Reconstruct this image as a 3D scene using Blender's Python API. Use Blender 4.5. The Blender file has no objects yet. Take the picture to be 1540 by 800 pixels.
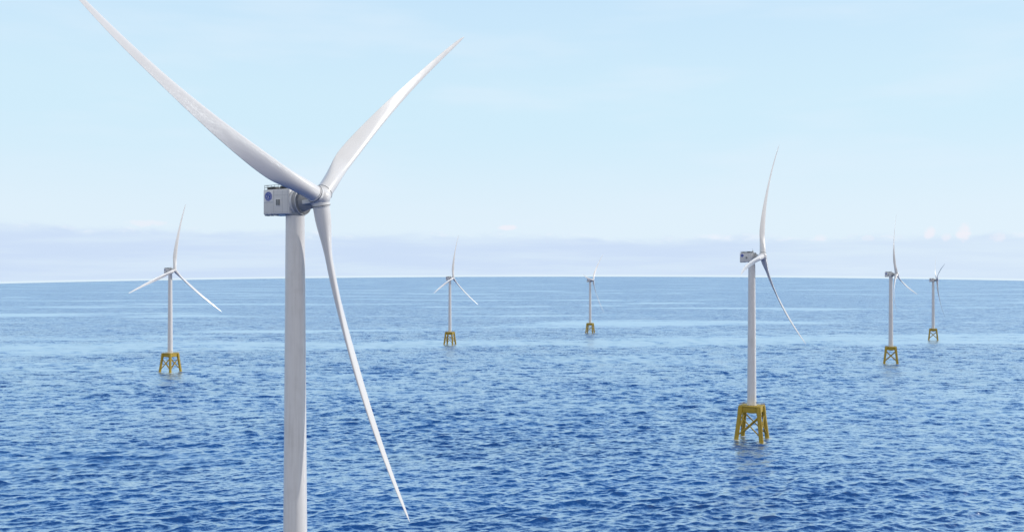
import bpy, bmesh, math, random
import numpy as np
from mathutils import Vector, Matrix

random.seed(7)
sc = bpy.context.scene
C = sc.collection
R_ = math.radians

# ------------------------------------------------------------------ camera
EYE = 130.0                      # camera height above the sea (helicopter)
F = 1380.0 / 1540.0              # focal length in picture widths
cam_d = bpy.data.cameras.new('camera')
cam = bpy.data.objects.new('camera', cam_d)
C.objects.link(cam)
cam.location = (0, 0, EYE)
cam.rotation_euler = (R_(90), 0, 0)
cam_d.sensor_width = 36
cam_d.lens = 36 * F
cam_d.shift_y = 14.5 / 1540
cam_d.clip_start = 1
cam_d.clip_end = 400000
sc.camera = cam

# ------------------------------------------------------------------ light
SUN_AZ, SUN_EL = R_(75), R_(27)  # azimuth clockwise from +Y (straight ahead)
sun_d = bpy.data.lights.new('sun', 'SUN')
sun_d.energy = 2.8
sun_d.angle = R_(0.5)
sun_d.color = (1.0, 0.955, 0.89)
sun = bpy.data.objects.new('sun', sun_d)
C.objects.link(sun)
to_sun = Vector((math.sin(SUN_AZ) * math.cos(SUN_EL), math.cos(SUN_AZ) * math.cos(SUN_EL), math.sin(SUN_EL)))
sun.rotation_euler = to_sun.to_track_quat('Z', 'Y').to_euler()
sun.location = (200, 100, 400)

sc.cycles.caustics_reflective = False
sc.cycles.caustics_refractive = False
sc.view_settings.view_transform = 'Standard'
sc.view_settings.look = 'None'
sc.view_settings.exposure = 0.0
sc.view_settings.gamma = 1.0
sc.view_settings.use_curve_mapping = False


class NT:
    """small helper for wiring shader nodes"""
    def __init__(s, nt):
        s.nt = nt
        for n in list(nt.nodes):
            nt.nodes.remove(n)

    def n(s, typ, **kw):
        nd = s.nt.nodes.new(typ)
        for k, v in kw.items():
            setattr(nd, k, v)
        return nd

    def put(s, sock, v):
        if v is None:
            return
        if isinstance(v, bpy.types.NodeSocket):
            s.nt.links.new(v, sock)
        else:
            sock.default_value = v

    def m(s, op, a, b=None, c=None, clamp=False):
        nd = s.n('ShaderNodeMath', operation=op, use_clamp=clamp)
        for i, v in enumerate((a, b, c)):
            s.put(nd.inputs[i], v)
        return nd.outputs[0]

    def ramp(s, v, lo, hi, a=0.0, b=1.0, mode='SMOOTHSTEP'):
        nd = s.n('ShaderNodeMapRange', interpolation_type=mode)
        for k, x in zip(('Value', 'From Min', 'From Max', 'To Min', 'To Max'), (v, lo, hi, a, b)):
            s.put(nd.inputs[k], x)
        return nd.outputs[0]

    def mix(s, fac, a, b, mode='MIX'):
        nd = s.n('ShaderNodeMix', data_type='RGBA', blend_type=mode)
        s.put(nd.inputs[0], fac)
        s.put(nd.inputs[6], a)
        s.put(nd.inputs[7], b)
        return nd.outputs[2]

    def comb(s, x, y, z):
        nd = s.n('ShaderNodeCombineXYZ')
        for i, v in enumerate((x, y, z)):
            s.put(nd.inputs[i], v)
        return nd.outputs[0]

    def noise(s, vec, scale, detail=4.0, rough=0.55, dist=0.0):
        nd = s.n('ShaderNodeTexNoise')
        s.put(nd.inputs['Vector'], vec)
        for k, v in (('Scale', scale), ('Detail', detail), ('Roughness', rough), ('Distortion', dist)):
            s.put(nd.inputs[k], v)
        return nd.outputs['Fac']


# ------------------------------------------------------------------ sky
def hue(r, g, b):
    return tuple(((c / 255 + 0.055) / 1.055) ** 2.4 if c > 10 else c / 255 / 12.92 for c in (r, g, b)) + (1,)


SKY_STRENGTH = 0.10
w = bpy.data.worlds.new('World')
sc.world = w
w.use_nodes = True
t = NT(w.node_tree)
sky = t.n('ShaderNodeTexSky', sky_type='NISHITA', sun_disc=False)
sky.sun_elevation = SUN_EL
sky.sun_rotation = SUN_AZ
sky.altitude = 0
sky.air_density = 1.0
sky.dust_density = 0.6
sky.ozone_density = 2.5
tc = t.n('ShaderNodeTexCoord').outputs['Generated']
sep = t.n('ShaderNodeSeparateXYZ')
t.put(sep.inputs[0], tc)
dx, dy, dz = sep.outputs
az = t.m('ARCTAN2', dx, dy)
el = t.m('ARCSINE', dz)


def col(r, g, b):                  # an sRGB sky colour as radiance before the background strength
    return tuple(c / SKY_STRENGTH for c in hue(r, g, b)[:3]) + (1,)


# pale summer haze that thickens towards the horizon
h1 = t.mix(t.ramp(el, 0.05, 0.17), col(225, 242, 254), col(211, 239, 254))
h1 = t.mix(t.ramp(el, 0.17, 0.30), h1, col(203, 233, 254))
h1 = t.mix(t.ramp(el, 0.27, 0.52), h1, col(118, 180, 246))
hz = t.ramp(el, 0.5, 1.2, 0.96, 0.35)
base = t.mix(hz, sky.outputs[0], h1)
# unseen white cloud overhead and behind the viewer, added as neutral fill light
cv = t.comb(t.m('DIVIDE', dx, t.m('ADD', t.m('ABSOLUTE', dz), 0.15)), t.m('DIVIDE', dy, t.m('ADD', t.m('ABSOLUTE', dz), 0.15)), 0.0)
fill_cloud = t.m('MULTIPLY', t.ramp(t.noise(cv, 0.7, 5, 0.55), 0.30, 0.55), t.ramp(dy, -0.25, 0.25, 0.9, 0.0))
base = t.mix(fill_cloud, base, col(255, 250, 244))
# thin wisps high above the bank
wv = t.comb(t.m('MULTIPLY', az, 3.0), t.m('MULTIPLY', el, 16.0), 0.3)
wisp = t.ramp(t.noise(wv, 1.6, 3, 0.5), 0.45, 0.75, 0, 0.35)
base = t.mix(wisp, base, col(226, 241, 254))
# low lavender cloud bank along the horizon, ragged top
bv = t.comb(t.m('MULTIPLY', az, 14.0), t.m('MULTIPLY', el, 40.0), 1.7)
bn = t.noise(bv, 1.0, 6, 0.6, 0.3)
top = t.m('ADD', t.m('MULTIPLY_ADD', az, -0.010, 0.031), t.m('MULTIPLY', bn, 0.026))
bank = t.ramp(t.m('SUBTRACT', top, el), -0.004, 0.007)
thick = t.ramp(t.noise(t.comb(t.m('MULTIPLY', az, 5.0), t.m('MULTIPLY', el, 60.0), 4.0), 1.0, 5, 0.55), 0.3, 0.65, 0.45, 0.95)
thick = t.m('MULTIPLY', thick, t.ramp(az, 0.15, 0.5, 1.0, 0.65))
base = t.mix(t.m('MULTIPLY', bank, thick), base, col(205, 223, 248))
# bright edges on its top
edge = t.m('MULTIPLY', t.ramp(t.m('ABSOLUTE', t.m('SUBTRACT', top, el)), 0.0, 0.005, 1, 0),
           t.ramp(t.noise(t.comb(t.m('MULTIPLY', az, 22.0), t.m('MULTIPLY', el, 60.0), 8.0), 1.0, 5, 0.6), 0.5, 0.72, 0, 0.75))
base = t.mix(edge, base, col(238, 243, 254))
# small distant cumulus heads on the right
for a0, e0, sx, sy, k in ((0.427, 0.042, 0.006, 0.008, .75), (0.442, 0.038, 0.005, 0.005, .5), (0.457, 0.042, 0.0075, 0.0095, .8), (0.486, 0.037, 0.008, 0.006, .45),
                          (0.325, 0.039, 0.008, 0.004, .4), (-0.005, 0.052, 0.012, 0.0035, .75), (0.37, 0.038, 0.007, 0.004, .35), (-0.38, 0.053, 0.02, 0.004, .45)):
    qx = t.m('DIVIDE', t.m('SUBTRACT', az, a0), sx)
    qy = t.m('DIVIDE', t.m('SUBTRACT', el, e0), sy)
    pn = t.noise(t.comb(t.m('MULTIPLY', az, 90.0), t.m('MULTIPLY', el, 120.0), 2.0), 1.0, 5, 0.6)
    d = t.m('ADD', t.m('ADD', t.m('MULTIPLY', qx, qx), t.m('MULTIPLY', qy, qy)), t.m('MULTIPLY_ADD', pn, 2.4, -1.2))
    base = t.mix(t.ramp(d, 0.0, 1.1, k, 0.0), base, col(243, 241, 250))
# bright clear strip just over the sea
q = t.m('MULTIPLY', t.m('DIVIDE', dx, t.m('MAXIMUM', dy, 0.2)), 1380.0 / 770.0)
drop = t.m('ADD', t.m('MULTIPLY_ADD', t.m('MULTIPLY', q, q), 8.2, 1.6), t.m('MULTIPLY', q, -2.2))
over = t.m('ADD', t.m('DIVIDE', dz, t.m('MAXIMUM', dy, 0.2)), t.m('DIVIDE', t.m('MINIMUM', drop, 14.0), 1380.0))
strip = t.ramp(over, 0.0006, 0.0030, 0.75, 0.0)
base = t.mix(strip, base, col(232, 248, 254))
bg = t.n('ShaderNodeBackground')
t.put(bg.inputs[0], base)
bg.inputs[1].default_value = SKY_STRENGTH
t.put(t.n('ShaderNodeOutputWorld').inputs[0], bg.outputs[0])


# ------------------------------------------------------------------ materials
def mat(name):
    m = bpy.data.materials.new(name)
    m.use_nodes = True
    return m, NT(m.node_tree)


def painted(name, rgb, rough=0.4, spec=0.5, grime=0.12, scale=0.35, stretch=0.12, bump=0.0, metal=0.0, dirt=(0.35, 0.33, 0.3)):
    """paint with faint streaks and blotches of weathering"""
    m, t = mat(name)
    co = t.n('ShaderNodeTexCoord').outputs['Object']
    mp = t.n('ShaderNodeMapping')
    mp.inputs['Scale'].default_value = (1, 1, stretch)
    t.put(mp.inputs[0], co)
    n1 = t.noise(mp.outputs[0], scale * 3, 5, 0.6)
    n2 = t.noise(co, scale * 0.4, 3, 0.5)
    k = t.m('MULTIPLY', t.ramp(n1, 0.42, 0.8), grime)
    k = t.m('ADD', k, t.m('MULTIPLY', t.ramp(n2, 0.45, 0.75), grime * 0.6))
    c = t.mix(k, tuple(rgb) + (1,), tuple(dirt) + (1,))
    b = t.n('ShaderNodeBsdfPrincipled')
    t.put(b.inputs['Base Color'], c)
    t.put(b.inputs['Roughness'], t.ramp(n1, 0.3, 0.8, rough - 0.05, rough + 0.12))
    b.inputs['Specular IOR Level'].default_value = spec
    b.inputs['Metallic'].default_value = metal
    if bump:
        bp = t.n('ShaderNodeBump')
        bp.inputs['Strength'].default_value = bump
        bp.inputs['Distance'].default_value = 0.05
        t.put(bp.inputs['Height'], n1)
        t.put(b.inputs['Normal'], bp.outputs[0])
    t.put(t.n('ShaderNodeOutputMaterial').inputs[0], b.outputs[0])
    return m


M_TOWER = painted('tower_paint', (0.74, 0.725, 0.715), 0.38, grime=0.24, stretch=0.05, scale=0.5)
M_BLADE = painted('blade_gelcoat', (0.76, 0.745, 0.735), 0.25, grime=0.12, stretch=0.06, scale=0.3)
M_NAC = painted('nacelle_paint', (0.68, 0.675, 0.67), 0.42, grime=0.14, stretch=0.5)
M_PANEL = painted('panel_paint', (0.82, 0.81, 0.80), 0.4, grime=0.05)
M_SEAM = painted('seam_grey', (0.36, 0.38, 0.40), 0.6, grime=0.1)
M_DARK = painted('dark_steel', (0.10, 0.105, 0.11), 0.55, grime=0.3, dirt=(0.2, 0.2, 0.2))
M_GEN = painted('generator_grey', (0.36, 0.365, 0.37), 0.5, grime=0.3)
M_BLACK = painted('roof_black', (0.035, 0.037, 0.04), 0.6, grime=0.2, dirt=(0.12, 0.12, 0.12))
M_YELLOW = painted('safety_yellow', (0.44, 0.305, 0.028), 0.55, grime=0.3, stretch=0.2, scale=0.4, dirt=(0.16, 0.12, 0.04))
M_BLUE = painted('emblem_blue', (0.01, 0.05, 0.36), 0.4, grime=0.0)
M_WHITE = painted('emblem_white', (0.8, 0.82, 0.85), 0.4, grime=0.0)
M_GALV = painted('galvanised_steel', (0.40, 0.41, 0.42), 0.45, grime=0.2, metal=0.3)


def sea_material():
    m, t = mat('sea_water')
    co = t.n('ShaderNodeNewGeometry').outputs['Position']
    sp = t.n('ShaderNodeSeparateXYZ')
    t.put(sp.inputs[0], co)
    x, y, z = sp.outputs
    dist = t.m('SQRT', t.m('ADD', t.m('MULTIPLY', x, x), t.m('MULTIPLY', y, y)))
    # slicks: long drifting bands of calmer water
    sv = t.comb(t.m('MULTIPLY', x, 0.0009), t.m('MULTIPLY', y, 0.0032), 0.0)
    slick = t.ramp(t.noise(sv, 1.0, 5, 0.6, 0.6), 0.50, 0.66)
    # a current line: one long pale streak meandering across the middle distance
    wob = t.noise(t.comb(t.m('MULTIPLY', x, 0.0022), t.m('MULTIPLY', y, 0.0022), 7.0), 1.0, 4, 0.6)
    mid = t.m('ADD', t.m('MULTIPLY_ADD', x, 0.16, 1560.0), t.m('MULTIPLY', wob, 420.0))
    line = t.ramp(t.m('ABSOLUTE', t.m('SUBTRACT', y, mid)), 30.0, 190.0, 1.0, 0.0)
    line = t.m('MULTIPLY', line, t.ramp(t.noise(t.comb(t.m('MULTIPLY', x, 0.006), t.m('MULTIPLY', y, 0.02), 1.0), 1.0, 4, 0.6), 0.28, 0.52))
    slick = t.m('MAXIMUM', slick, line)
    big = t.noise(t.comb(t.m('MULTIPLY', x, 0.004), t.m('MULTIPLY', y, 0.008), 3.0), 1.0, 3, 0.5)
    # fine chop riding on the modelled waves: small facets tilted at random
    nrm = t.n('ShaderNodeNewGeometry').outputs['Normal']

    def tilt(sx, sy, off, detail, k):
        nd = t.n('ShaderNodeTexNoise')
        t.put(nd.inputs['Vector'], t.comb(t.m('MULTIPLY', x, sx), t.m('MULTIPLY', y, sy), off))
        nd.inputs['Scale'].default_value = 1.0
        nd.inputs['Detail'].default_value = detail
        nd.inputs['Roughness'].default_value = 0.68
        nd.inputs['Distortion'].default_value = 0.4
        va = t.n('ShaderNodeVectorMath', operation='SUBTRACT')
        t.put(va.inputs[0], nd.outputs['Color'])
        va.inputs[1].default_value = (0.5, 0.5, 0.5)
        vb = t.n('ShaderNodeVectorMath', operation='MULTIPLY')
        t.put(vb.inputs[0], va.outputs[0])
        t.put(vb.inputs[1], t.comb(t.m('MULTIPLY', k, 0.6), k, 0.0))
        return vb.outputs[0]

    def add(a, b):
        v = t.n('ShaderNodeVectorMath', operation='ADD')
        t.put(v.inputs[0], a)
        t.put(v.inputs[1], b)
        return v.outputs[0]
    calm = t.ramp(slick, 0, 1, 1.0, 0.12)
    far = t.ramp(dist, 500, 2000, 0.0, 1.0)
    k1 = t.m('MULTIPLY', calm, t.m('MULTIPLY_ADD', far, 1.7, 1.25))
    k2 = t.m('MULTIPLY', calm, t.m('MULTIPLY_ADD', far, 2.6, 0.45))
    flat = t.n('ShaderNodeMix', data_type='VECTOR')
    t.put(flat.inputs[0], t.m('MULTIPLY', slick, 0.55))
    t.put(flat.inputs[4], nrm)
    flat.inputs[5].default_value = (0, 0, 1)
    nrm = flat.outputs[1]
    nn = add(add(nrm, tilt(0.22, 0.40, 0.0, 4, k1)), tilt(0.03, 0.075, 5.0, 3, k2))
    nn = add(nn, tilt(0.5, 0.85, 11.0, 3, t.m('MULTIPLY', calm, 0.9)))
    vn = t.n('ShaderNodeVectorMath', operation='NORMALIZE')
    t.put(vn.inputs[0], nn)
    deep = t.mix(t.ramp(big, 0.3, 0.7), (0.005, 0.050, 0.20, 1), (0.008, 0.072, 0.26, 1))
    # reflectance rises towards grazing view, on every little facet
    dt = t.n('ShaderNodeVectorMath', operation='DOT_PRODUCT')
    t.put(dt.inputs[0], vn.outputs[0])
    t.put(dt.inputs[1], t.n('ShaderNodeNewGeometry').outputs['Incoming'])
    fac = t.ramp(t.m('ABSOLUTE', dt.outputs['Value']), 0.0, 0.67, 0.95, 0.04)
    di = t.n('ShaderNodeBsdfDiffuse')
    t.put(di.inputs['Color'], deep)
    gl = t.n('ShaderNodeBsdfGlossy')
    gl.inputs['Color'].default_value = (0.88, 0.97, 1.0, 1)
    gl.inputs['Roughness'].default_value = 0.28
    t.put(gl.inputs['Normal'], vn.outputs[0])
    mx = t.n('ShaderNodeMixShader')
    t.put(mx.inputs[0], fac)
    t.put(mx.inputs[1], di.outputs[0])
    t.put(mx.inputs[2], gl.outputs[0])
    # white wash where the swell breaks round the steel legs
    at = t.n('ShaderNodeAttribute', attribute_name='wash')
    fn = t.noise(t.comb(t.m('MULTIPLY', x, 0.45), t.m('MULTIPLY', y, 0.45), 2.0), 1.0, 4, 0.65)
    fm = t.ramp(t.m('MULTIPLY_ADD', at.outputs['Fac'], 0.62, t.m('MULTIPLY_ADD', fn, 0.9, -0.5)), 0.16, 0.40, 0.0, 0.9)
    fd = t.n('ShaderNodeBsdfDiffuse')
    fd.inputs['Color'].default_value = (0.62, 0.72, 0.78, 1)
    m2 = t.n('ShaderNodeMixShader')
    t.put(m2.inputs[0], fm)
    t.put(m2.inputs[1], mx.outputs[0])
    t.put(m2.inputs[2], fd.outputs[0])
    t.put(t.n('ShaderNodeOutputMaterial').inputs[0], m2.outputs[0])
    return m


# ------------------------------------------------------------------ where the turbines stand
f = 1380.0
#        tower px,  distance, scale, psi, phase, jacket yaw, label
spots = [
    (444.0, 281.0, 1.0556, 64.4, 69.6, 10,
     'largest white wind turbine in the left foreground, tower running off the bottom of the view'),
    (1130.6, 731.0, 1.0, 58.1, -20.2, -14,
     'tallest white wind turbine on the right, on a yellow base, blue emblem on its nacelle'),
    (256.0, 1242.0, 0.943, 62.4, -10.5, 45,
     'white wind turbine on a yellow base, standing left of the big foreground tower'),
    (1339.7, 1364.0, 0.911, 55.2, 8.1, 0,
     'white wind turbine second from the right edge, one blade upright and one along its tower'),
    (676.6, 1742.0, 0.862, 58.3, -10.0, -20,
     'small distant white wind turbine on yellow legs just right of the big downward blade'),
    (1403.4, 1859.0, 0.835, 70.5, -52.5, 0,
     'small distant white wind turbine closest to the right edge, two blades in a narrow V'),
    (887.5, 2086.0, 0.82, 62.0, -40.5, -14,
     'smallest and farthest white wind turbine near the middle of the horizon, two blades raised'),
]


# ------------------------------------------------------------------ sea
def build_sea():
    f, h = 1380.0, EYE
    # azimuths: dense where the view looks, coarse all round
    dense = np.linspace(R_(-38), R_(38), 1500)
    rest = np.linspace(R_(38), R_(322), 142)[1:-1]
    azs = np.concatenate([dense, rest])                    # closes round the camera
    # radii: even steps of depression angle, so detail follows the distance
    dep = np.arange(470, 22, -0.36)
    rr = f * h / dep
    far = np.geomspace(rr[-1], 1.0, 2)[:1]
    near = np.linspace(4, rr[0], 40)[:-1]
    tail = np.geomspace(rr[-1], 15000, 60)[1:]
    base_r = np.concatenate([near, rr, tail])
    nr, na = len(base_r), len(azs)
    A, Rr = np.meshgrid(azs, base_r)
    X = Rr * np.sin(A)
    Y = Rr * np.cos(A)
    step = np.gradient(base_r)[:, None] * np.ones_like(A)
    Z = np.zeros_like(X)
    DX = np.zeros_like(X)
    DY = np.zeros_like(X)
    rng = np.random.default_rng(11)
    nw = 140
    lam = np.exp(rng.uniform(math.log(3.5), math.log(42), nw))
    theta = rng.normal(R_(-78), R_(27), nw)                # waves run mainly towards the camera, a little to the right
    ph = rng.uniform(0, 2 * math.pi, nw)
    slope_rms = 0.245
    for L, th, p in zip(lam, theta, ph):
        k = 2 * math.pi / L
        wgt = 1.0 if L < 18 else (18 / L) ** 1.2
        amp = wgt * slope_rms * math.sqrt(2.0 / nw) / k
        fade = np.clip((L / step - 1.9) / 2.0, 0, 1)
        if fade.max() <= 0:
            continue
        cx, cy = math.cos(th), math.sin(th)
        a = k * (cx * X + cy * Y) + p
        s, c = np.sin(a), np.cos(a)
        amp = amp * fade
        Z += amp * c
        DX -= amp * cx * s * 0.9
        DY -= amp * cy * s * 0.9
    # gusts and lulls
    g = 1 + 0.28 * np.sin(X * 0.011 + 1.3 * np.sin(Y * 0.006)) * np.sin(Y * 0.014 + 0.9 * np.sin(X * 0.007))
    X = X + DX * g
    Y = Y + DY * g
    Z = Z * g
    # outer rim: how far the sea can be seen before it meets the sky
    px = np.clip(np.tan(np.clip(azs, -1.2, 1.2)) * f + 770, -600, 2100)
    px[1500:] = np.where(np.cos(azs[1500:]) > 0, px[1500:], 770)
    q = (px - 770) / 770
    drop = np.clip(1.6 + 8.2 * q * q - 2.2 * q, 1.5, 14)
    rim = f * h / drop
    rim[1500:] = 15500
    rim = np.maximum(rim / np.cos(np.clip(azs, -0.8, 0.8)), 15500)
    extra = []
    for kf in (0.35, 0.7, 1.0):
        r_ = 15000 * (rim / 15000) ** kf
        extra.append(np.stack([r_ * np.sin(azs), r_ * np.cos(azs), np.zeros_like(r_)], 1))
    V = np.concatenate([np.stack([X, Y, Z], 2).reshape(-1, 3)] + extra)
    nr += 3
    i = np.arange(nr - 1)[:, None] * na
    j = np.arange(na)[None, :]
    j2 = (j + 1) % na
    Fq = np.stack([i + j, i + na + j, i + na + j2, i + j2], 2).reshape(-1, 4)
    Fq = Fq[:, ::-1]
    me = bpy.data.meshes.new('sea')
    me.vertices.add(len(V))
    me.vertices.foreach_set('co', V.astype(np.float32).ravel())
    me.loops.add(Fq.size)
    me.loops.foreach_set('vertex_index', Fq.astype(np.int32).ravel())
    me.polygons.add(len(Fq))
    me.polygons.foreach_set('loop_start', np.arange(0, Fq.size, 4, dtype=np.int32))
    me.polygons.foreach_set('use_smooth', np.ones(len(Fq), dtype=bool))
    me.update(calc_edges=True)
    wash = np.zeros(len(V))
    for px_, D_, s_, psi_, ph_, jy_, lab_ in spots:
        cx, cy = (px_ - 770) * D_ / f, D_
        near_ = np.hypot(V[:, 0] - cx, V[:, 1] - cy) < 60
        for k in range(4):
            a_ = R_(45 + 90 * k + jy_) - math.atan2(cx, cy)
            d2 = (V[near_, 0] - cx - 14.0 * s_ * math.cos(a_)) ** 2 + (V[near_, 1] - cy - 14.0 * s_ * math.sin(a_)) ** 2
            wash[near_] = np.maximum(wash[near_], np.exp(-d2 / 4.2 ** 2))
    at = me.attributes.new('wash', 'FLOAT', 'POINT')
    at.data.foreach_set('value', wash.astype(np.float32))
    me.materials.append(sea_material())
    if me.polygons[len(me.polygons) // 2].normal.z < 0:
        me.flip_normals()
    o = bpy.data.objects.new('sea', me)
    C.objects.link(o)
    o['kind'] = 'structure'
    return o


build_sea()


# ------------------------------------------------------------------ mesh helpers
class MB:
    def __init__(s):
        s.bm = bmesh.new()

    def grid(s, rings, closed=True, cap0=True, cap1=True, smooth=True):
        vs = [[s.bm.verts.new(p) for p in r] for r in rings]
        n = len(vs[0])
        for a, b in zip(vs, vs[1:]):
            for i in range(n if closed else n - 1):
                f = s.bm.faces.new((a[i], a[(i + 1) % n], b[(i + 1) % n], b[i]))
                f.smooth = smooth
        if cap0:
            s.bm.faces.new(list(reversed(vs[0])))
        if cap1:
            s.bm.faces.new(vs[-1])
        return s

    def lathe(s, prof, axis='Z', o=(0, 0, 0), n=48, cap0=True, cap1=True):
        """prof: list of (distance along axis, radius)"""
        rings = []
        for h, r in prof:
            ring = []
            for i in range(n):
                a = 2 * math.pi * i / n
                u, v = r * math.cos(a), r * math.sin(a)
                p = (u, v, h) if axis == 'Z' else (h, u, v)
                ring.append(Vector(p) + Vector(o))
            rings.append(ring)
        return s.grid(rings, cap0=cap0, cap1=cap1)

    def tube(s, a, b, r0, r1=None, n=16):
        a, b = Vector(a), Vector(b)
        r1 = r0 if r1 is None else r1
        d = (b - a).normalized()
        u = d.orthogonal().normalized()
        v = d.cross(u)
        rings = [[p + r * (math.cos(2 * math.pi * i / n) * u + math.sin(2 * math.pi * i / n) * v) for i in range(n)] for p, r in ((a, r0), (b, r1))]
        return s.grid(rings)

    def path(s, pts, r, n=8):
        for a, b in zip(pts, pts[1:]):
            s.tube(a, b, r, n=n)
        return s

    def box(s, lo, hi, bev=0.0, mtx=None, seg=2):
        r = bmesh.ops.create_cube(s.bm, size=1)
        lo, hi = Vector(lo), Vector(hi)
        for v in r['verts']:
            v.co = Vector(((lo[k] + hi[k]) / 2 + v.co[k] * (hi[k] - lo[k]) for k in range(3)))
        if bev:
            es = list({e for v in r['verts'] for e in v.link_edges})
            rb = bmesh.ops.bevel(s.bm, geom=es, offset=bev, segments=seg, profile=0.5, affect='EDGES')
            vs = list({v for f in rb['faces'] for v in f.verts} | {v for v in r['verts'] if v.is_valid})
        else:
            vs = r['verts']
        if mtx is not None:
            for v in vs:
                v.co = mtx @ v.co
        return s

    def build(s, name, material, parent=None, weighted=False):
        bmesh.ops.recalc_face_normals(s.bm, faces=s.bm.faces[:])
        me = bpy.data.meshes.new(name)
        s.bm.to_mesh(me)
        s.bm.free()
        me.materials.append(material)
        me.set_sharp_from_angle(angle=R_(38))
        o = bpy.data.objects.new(name, me)
        C.objects.link(o)
        o.parent = parent
        return o


# ------------------------------------------------------------------ the turbine (local frame: z up from the waterline, +x = rotor axis)
HUB_H, OVER, ROT, BASE = 146.0, 8.9, 97.0, 27.0
TILT = R_(5)
PB, CONE = 0.17, -0.05
BETA = 26.0


def blade_mesh():
    mb = MB()
    N = 44
    rs = [2.3 / ROT + (1 - 2.3 / ROT) * (i / 59) ** 1.08 for i in range(60)]

    def sm(a, b, x):
        x = min(1, max(0, (x - a) / (b - a)))
        return x * x * (3 - 2 * x)

    keys = [(0, 4.7), (.05, 4.7), (.10, 4.75), (.16, 5.25), (.21, 5.55), (.27, 5.4), (.36, 4.85), (.5, 4.0), (.65, 3.0), (.8, 2.25), (.9, 1.65), (.95, 1.25), (.98, .85), (.995, .42), (1, .15)]

    def chord(r):
        for (a, ca), (b, cb) in zip(keys, keys[1:]):
            if r <= b:
                x = (r - a) / (b - a)
                return ca + (cb - ca) * x
        return keys[-1][1]

    rings = []
    for r in rs:
        c = (chord(max(0, r - .015)) + chord(r) + chord(min(1, r + .015))) / 3 if r < .97 else chord(r)
        k = sm(.045, .20, r)                        # 0 round root .. 1 aerofoil
        tr = 0.42 - 0.15 * sm(.15, .5, r) - 0.05 * sm(.5, 1, r)
        beta = R_(-(30 - 28 * sm(.12, .75, r)))
        cd = Vector((math.sin(beta), -math.cos(beta), 0))       # towards the trailing edge
        nd = Vector((math.cos(beta), math.sin(beta), 0))        # upwind face
        ctr = Vector((ROT * (CONE * r + PB * r * r), 0, ROT * r))
        ring = []
        for i in range(N):
            a = 2 * math.pi * i / N
            cx, sy = math.cos(a), math.sin(a)
            circ = Vector((cx * 2.35, sy * 2.35))
            xx = 0.5 * (1 + cx)                     # 0 leading .. 1 trailing
            th = 5 * tr * (0.2969 * math.sqrt(max(xx, 0)) - 0.126 * xx - 0.3516 * xx ** 2 + 0.2843 * xx ** 3 - 0.1015 * xx ** 4)
            camb = -0.02 * (1 - (2 * xx - 1) ** 2)
            foil = Vector(((xx - 0.33) * c, (camb + (th if sy > 0 else -th) * (1 if sy < 0 else .8) + 0.004 * (1 if sy > 0 else -1) * xx) * c))
            p = circ.lerp(foil, k)
            ring.append(ctr + cd * p.x + nd * p.y)
        rings.append(ring)
    mb.grid(rings)
    return mb


def ribbon(mb, pts, wd, y0, th):
    """flat raised stroke in the xz plane"""
    n = len(pts)
    L, Rt = [], []
    for i, p in enumerate(pts):
        a = Vector(pts[max(0, i - 1)])
        b = Vector(pts[min(n - 1, i + 1)])
        d = (b - a).normalized()
        k = wd * (0.55 + 0.45 * math.sin(math.pi * i / (n - 1)))
        nr = Vector((-d.y, d.x)) * k / 2
        L.append(Vector(p) + nr)
        Rt.append(Vector(p) - nr)
    rings = [[(l.x, y0, l.y), (r.x, y0, r.y), (r.x, y0 - th, r.y), (l.x, y0 - th, l.y)] for l, r in zip(L, Rt)]
    mb.grid(rings, smooth=False)


def arc(cx, cy, rx, ry, a0, a1, n=18, rot=0):
    out = []
    for i in range(n):
        a = R_(a0 + (a1 - a0) * i / (n - 1))
        x, y = rx * math.cos(a), ry * math.sin(a)
        out.append((cx + x * math.cos(R_(rot)) - y * math.sin(R_(rot)), cy + x * math.sin(R_(rot)) + y * math.cos(R_(rot))))
    return out


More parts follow.
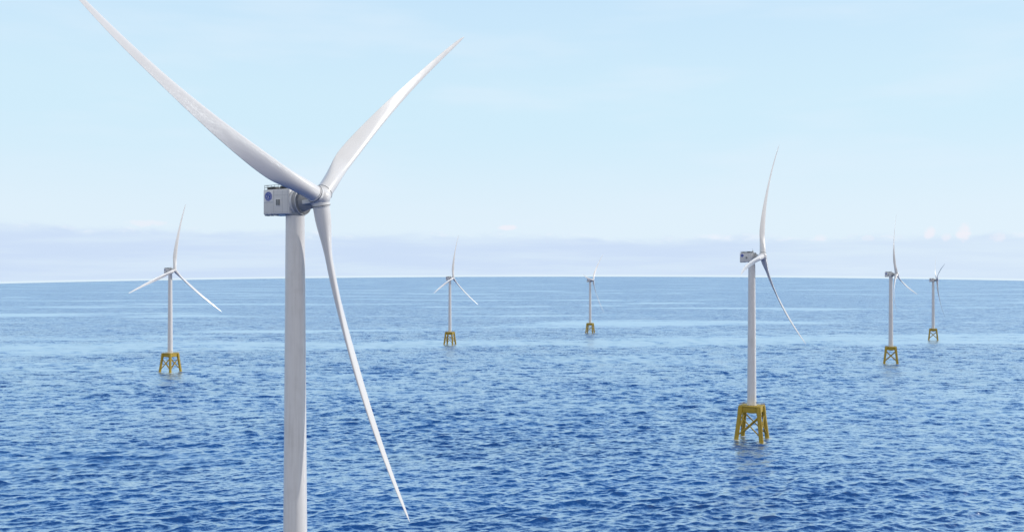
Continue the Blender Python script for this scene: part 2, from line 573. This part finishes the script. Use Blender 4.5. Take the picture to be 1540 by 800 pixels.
def make_turbine():
    root = bpy.data.objects.new('wind_turbine', None)
    C.objects.link(root)
    root.empty_display_size = 5
    # ---- tower
    mb = MB()
    prof = []
    z0, z1 = BASE, HUB_H - 5.4
    nsec = 5
    for i in range(nsec):
        a, b = z0 + (z1 - z0) * i / nsec, z0 + (z1 - z0) * (i + 1) / nsec
        ra, rb = 3.55 - 0.85 * (i / nsec), 3.55 - 0.85 * ((i + 1) / nsec)
        prof += [(a + .10, ra), (b - .10, rb), (b - .09, rb - .03), (b + .09, rb - .03)]
    prof = prof[:-2]
    mb.lathe([(z0 - .2, 3.55)] + prof, n=64)
    tower = mb.build('tower', M_TOWER, root)
    MB().lathe([(BASE + .1, 3.9), (BASE + .45, 3.9), (BASE + .5, 3.6)], n=48).build('tower_flange', M_TOWER, tower)
    MB().box((3.35, -.55, BASE + 1.0), (3.66, .55, BASE + 3.3), .06).build('door', M_SEAM, tower)
    MB().lathe([(z1 - .02, 2.78), (z1 + .35, 2.95), (z1 + .9, 2.95)], n=48).build('yaw_ring', M_SEAM, tower)
    # ---- nacelle (own frame at the hub height on the tower axis)
    nac = None
    mb = MB()
    ZB, ZT, W = -3.75, 3.55, 3.9
    mb.box((-8.5, -W, ZB), (1.0, W, ZT), .38, seg=4)
    mb.lathe([(.7, 3.5), (.9, 3.9), (1.3, 4.05), (1.7, 4.05), (1.78, 3.95)], 'X', n=64)
    nac = mb.build('nacelle', M_NAC, root)
    nac.location = (0, 0, HUB_H - 1.5)
    g = MB()
    g.lathe([(1.7, 3.8), (2.9, 3.75), (3.0, 3.5), (3.1, 2.9), (4.6, 2.3), (6.9, 2.0)], 'X', n=64)
    for i in range(36):                               # cooling ribs on the generator face
        g.box((2.85, -.06, 2.95), (3.2, .06, 3.65), mtx=Matrix.Rotation(2 * math.pi * i / 36, 4, 'X'))
    g.build('generator', M_GEN, nac)
    MB().lathe([(2.86, 3.74), (2.88, 3.86), (3.06, 3.86), (3.08, 3.74)], 'X', n=64, cap0=False, cap1=False).build('generator_ring', M_NAC, nac)
    s = MB()                                          # panel joints on both sides and the back
    for sy in (-1, 1):
        y0, y1 = sorted((sy * (W + .002), sy * (W - .1)))
        for x in (-4.75, -1.5, .5):
            s.box((x - .035, y0 - .012, ZB + .45), (x + .035, y1 + .012, ZT - .4))
        s.box((-8.15, y0 - .008, -.28), (-4.8, y1 + .008, -.22))
        s.box((-4.7, y0 - .008, 1.77), (.46, y1 + .008, 1.83))
        s.box((-8.15, y0 - .008, ZB + .62), (.46, y1 + .008, ZB + .68))
    s.build('panel_seams', M_SEAM, nac)
    MB().box((-8.15, -W - .06, -.1), (-4.85, -W + .02, 3.2), .03).build('emblem_panel', M_PANEL, nac)
    cx, cz, er = -6.5, 1.55, 1.32
    em = MB()
    em.lathe([(0, er), (.05, er)], 'Z', n=56)
    rotm = Matrix.Translation((cx, -W - .055, cz)) @ Matrix.Rotation(R_(90), 4, 'X')
    for v in em.bm.verts:
        v.co = rotm @ v.co
    emblem = em.build('emblem', M_BLUE, nac)
    lt = MB()
    yl = -W - .1
    S = er
    ring = arc(cx, cz, .86 * S, .86 * S, 0, 360, 49)
    # even ring
    rr_, rg = .055 * S, []
    lt.grid([[(cx + k * math.cos(R_(a)), yl - d, cz + k * math.sin(R_(a))) for k, d in ((.86 * S, 0), (.90 * S, 0), (.90 * S, .03), (.86 * S, .03))] for a in range(0, 361, 8)], smooth=False, cap0=False, cap1=False)

    def P(pts):
        return [(cx + x * S, cz + y * S) for x, y in pts]
    for st in (
        arc(-.22, .10, .24, .42, 60, 330, 22, -18),                 # first letter bowl
        arc(-.12, -.10, .20, .16, 150, -60, 12),                    # its bar
        [(-.02 - .02 * i, -.05 - .1 * i) for i in range(5)],        # tail
        arc(-.30, -.42, .22, .12, 10, -190, 12),                    # tail loop
        arc(.30, .26, .20, .22, 40, 260, 16),                       # second letter upper bowl
        arc(.28, -.18, .26, .26, 100, 330, 16),                     # lower bowl
        arc(.46, .22, .12, .12, -40, 200, 10),
        arc(.52, -.20, .14, .10, -150, 60, 10),
        arc(0, .68, .18, .07, 200, 340, 8), arc(0, -.68, .18, .07, 20, 160, 8),
        arc(.68, 0, .07, .18, 110, 250, 8), arc(-.68, 0, .07, .18, -70, 70, 8),
    ):
        ribbon(lt, P(st), .045 * S, yl, .03)
    lt.build('lettering', M_WHITE, nac)
    MB().box((-4.0, -W - .08, -1.35), (-2.0, -W + .05, .8), .03).build('vent_frame', M_PANEL, nac)
    v = MB()
    v.box((-3.77, -W - .10, -1.15), (-2.23, -W - .06, .6))
    v.build('vent', M_DARK, nac)
    v = MB()
    for i in range(5):
        z = -1.0 + .33 * i
        v.box((-3.75, -W - .16, z), (-2.25, -W - .1, z + .12), .015)
    v.box((-3.07, -W - .17, -1.15), (-2.93, -W - .1, .6), .01)
    v.build('vent_louvre', M_GALV, nac)
    # roof: cooler blocks, rails, mast
    MB().box((-7.7, -3.1, ZT), (-4.6, 3.1, ZT + .75), .06).build('roof_cooler', M_BLACK, nac)
    MB().box((-2.8, -3.3, ZT), (-.6, 3.3, ZT + .9), .08).build('roof_cooler', M_BLACK, nac)
    MB().box((0, -2.2, ZT), (.7, 2.2, ZT + .5), .06).build('roof_hatch', M_DARK, nac)
    r = MB()
    for y in (-3.75, 3.75):
        for zz in (.62, 1.2):
            r.tube((-8.1, y, ZT + zz), (.6, y, ZT + zz), .055, n=8)
        for i in range(8):
            x = -8.1 + 8.7 * i / 7
            r.tube((x, y, ZT - .05), (x, y, ZT + 1.22), .055, n=8)
    for x in (-8.1, .6):
        for zz in (.62, 1.2):
            r.tube((x, -3.75, ZT + zz), (x, 3.75, ZT + zz), .055, n=8)
    r.build('roof_railing', M_DARK, nac)
    a = MB()
    a.box((-.15, .6, ZT - .02), (1.0, 1.7, ZT + 1.7), .08)
    a.tube((.2, 1.15, ZT + 1.6), (.2, 1.15, ZT + 3.4), .07, n=8)
    a.tube((.7, 1.15, ZT + 1.6), (.7, 1.15, ZT + 2.7), .05, n=8)
    a.tube((-.1, 1.15, ZT + 3.2), (.5, 1.15, ZT + 3.2), .05, n=8)
    a.build('weather_mast', M_GALV, nac)
    u = MB()
    for x in (-8.2, -6.7, -5.0):
        u.box((x, -3.6, ZB - .3), (x + .9, -2.2, ZB + .1), .05)
    u.build('drip_tray', M_SEAM, nac)
    # ---- hub
    hubloc = (OVER * math.cos(TILT), 0, HUB_H - 0.5)
    Mt = Matrix.Rotation(-TILT, 4, 'Y')
    mb = MB()
    mb.lathe([(-2.6, 2.0), (-2.5, 2.4), (-1.2, 2.75), (0, 2.8), (1.2, 2.6), (2.1, 2.1), (2.7, 1.4), (3.0, .6), (3.05, .05)], 'X', n=48)
    hub = mb.build('hub', M_BLADE, root)
    hub.location = hubloc
    hub.rotation_euler = (0, -TILT, 0)
    # ---- blades
    bm_ = blade_mesh()
    blade = bm_.build('blade', M_BLADE, root)
    blade.location = hubloc
    blade.data.set_sharp_from_angle(angle=R_(60))
    col_ = MB().lathe([(1.2, 2.5), (2.35, 2.56), (2.42, 2.5), (2.75, 2.5), (2.8, 2.37)], n=40)
    col_.build('root_collar', M_BLADE, blade)
    MB().lathe([(2.34, 2.4), (2.36, 2.6), (2.52, 2.6), (2.54, 2.4)], n=40).build('root_seal', M_DARK, blade)
    bk = MB()
    bk.box((-4.2, -3.0, -1.7), (-1.0, -2.2, -.5), .15)
    bk.box((-1.3, -2.7, -1.25), (.2, -2.2, -.6), .12)
    bk.build('lock_bracket', M_NAC, hub)
    # ---- jacket foundation
    corners = [R_(45 + 90 * i) for i in range(4)]

    def leg_at(a, z, rt=9.8, rb=14.0):
        k = (z + 0) / BASE
        rad = rb + (rt - rb) * k
        return Vector((rad * math.cos(a), rad * math.sin(a), z))
    j = MB()
    m8 = [Vector((10.8 * math.cos(a), 10.8 * math.sin(a), 0)) for a in corners]
    j.box((-8.3, -8.3, BASE - .75), (8.3, 8.3, BASE), .08)
    # transition piece: cone under the tower plus deep girders to the legs
    j.lathe([(BASE - 6.2, 3.0), (BASE - 4.2, 3.55), (BASE - .7, 3.75)], n=40)
    for i in range(4):
        a, b = corners[i], corners[(i + 1) % 4]
        pa, pb_ = leg_at(a, BASE - 3), leg_at(b, BASE - 3)
        mid = (pa + pb_) / 2
        L = (pb_ - pa).length
        ang = math.atan2(pb_.y - pa.y, pb_.x - pa.x)
        m = Matrix.Translation((mid.x, mid.y, 0)) @ Matrix.Rotation(ang, 4, 'Z')
        j.box((-L / 2 + .6, -.35, BASE - 5.2), (L / 2 - .6, .35, BASE - .72), .05, mtx=m)
        md = Matrix.Rotation(a, 4, 'Z')
        j.box((2.5, -.5, BASE - 5.4), (9.3, .5, BASE - .73), .05, mtx=md)
    jk = j.build('jacket', M_YELLOW, root)
    for a in corners:
        l = MB()
        l.tube(leg_at(a, -9), leg_at(a, BASE - .7), 1.75, 1.7, n=24)
        l.tube(leg_at(a, BASE - 6.5), leg_at(a, BASE - .5), 1.95, 1.95, n=24)
        l.build('leg', M_YELLOW, jk)
    for i in range(4):
        a, b = corners[i], corners[(i + 1) % 4]
        br = MB()
        br.tube(leg_at(a, 3.0), leg_at(b, BASE - 7.5), .5, n=12)
        p, q = leg_at(b, 3.0), leg_at(a, BASE - 7.5)
        br.tube(p, q, .5, n=12)
        br.build('cross_brace', M_YELLOW, jk)
    rl = MB()
    e = 8.2
    cs = [(-e, -e), (e, -e), (e, e), (-e, e)]
    for i in range(4):
        (x0, y0), (x1, y1) = cs[i], cs[(i + 1) % 4]
        for zz in (.6, 1.2):
            rl.tube((x0, y0, BASE + zz), (x1, y1, BASE + zz), .07, n=6)
        for k in range(7):
            fx = k / 7
            rl.tube((x0 + (x1 - x0) * fx, y0 + (y1 - y0) * fx, BASE - .02), (x0 + (x1 - x0) * fx, y0 + (y1 - y0) * fx, BASE + 1.22), .07, n=6)
    rl.build('deck_railing', M_YELLOW, jk)
    ld = MB()
    p0, p1 = leg_at(corners[3], -2), leg_at(corners[3], BASE)
    out = Vector((math.cos(corners[3]), math.sin(corners[3]), 0))
    sd = Vector((-out.y, out.x, 0))
    for sg in (-.45, .45):
        ld.tube(p0 + out * 2.1 + sd * sg, p1 + out * 2.1 + sd * sg, .12, n=8)
    for k in range(40):
        c0 = p0.lerp(p1, k / 40) + out * 2.1
        ld.tube(c0 - sd * .45, c0 + sd * .45, .06, n=6)
    for k in (.2, .55, .9):
        c0 = p0.lerp(p1, k)
        ld.tube(c0 + out * 1.2, c0 + out * 2.1, .12, n=6)
    ld.build('ladder', M_YELLOW, jk)
    return root, blade, hubloc


def dup(o, parent=None):
    c = o.copy()
    C.objects.link(c)
    c.parent = parent
    for ch in list(o.children):
        dup(ch, c)
    return c


proto, blade0, hubloc = make_turbine()
b2, b3 = dup(blade0, proto), dup(blade0, proto)


def pose(root, x, y, s, yaw, phase, jyaw):
    root.location = (x, y, 0)
    root.scale = (s, s, s)
    root.rotation_euler = (0, 0, yaw)
    k = 0
    for ch in root.children:
        nm = ch.name.split('.')[0]
        if nm == 'blade':
            m = Matrix.Rotation(-TILT, 4, 'Y') @ Matrix.Rotation(phase + k * 2 * math.pi / 3, 4, 'X')
            ch.rotation_euler = m.to_euler()
            k += 1
        elif nm == 'jacket':
            ch.rotation_euler = (0, 0, jyaw - math.atan2(x, y) - yaw)


allr = [proto] + [dup(proto) for _ in spots[1:]]
for r, (px, D, s, psi, ph, jy, lab) in zip(allr, spots):
    pose(r, (px - 770) * D / f, D, s, R_(psi - 90), R_(ph), R_(jy))
    r['label'] = lab
    r['category'] = 'wind turbine'
    r['group'] = 'white offshore wind turbines standing in the sea'
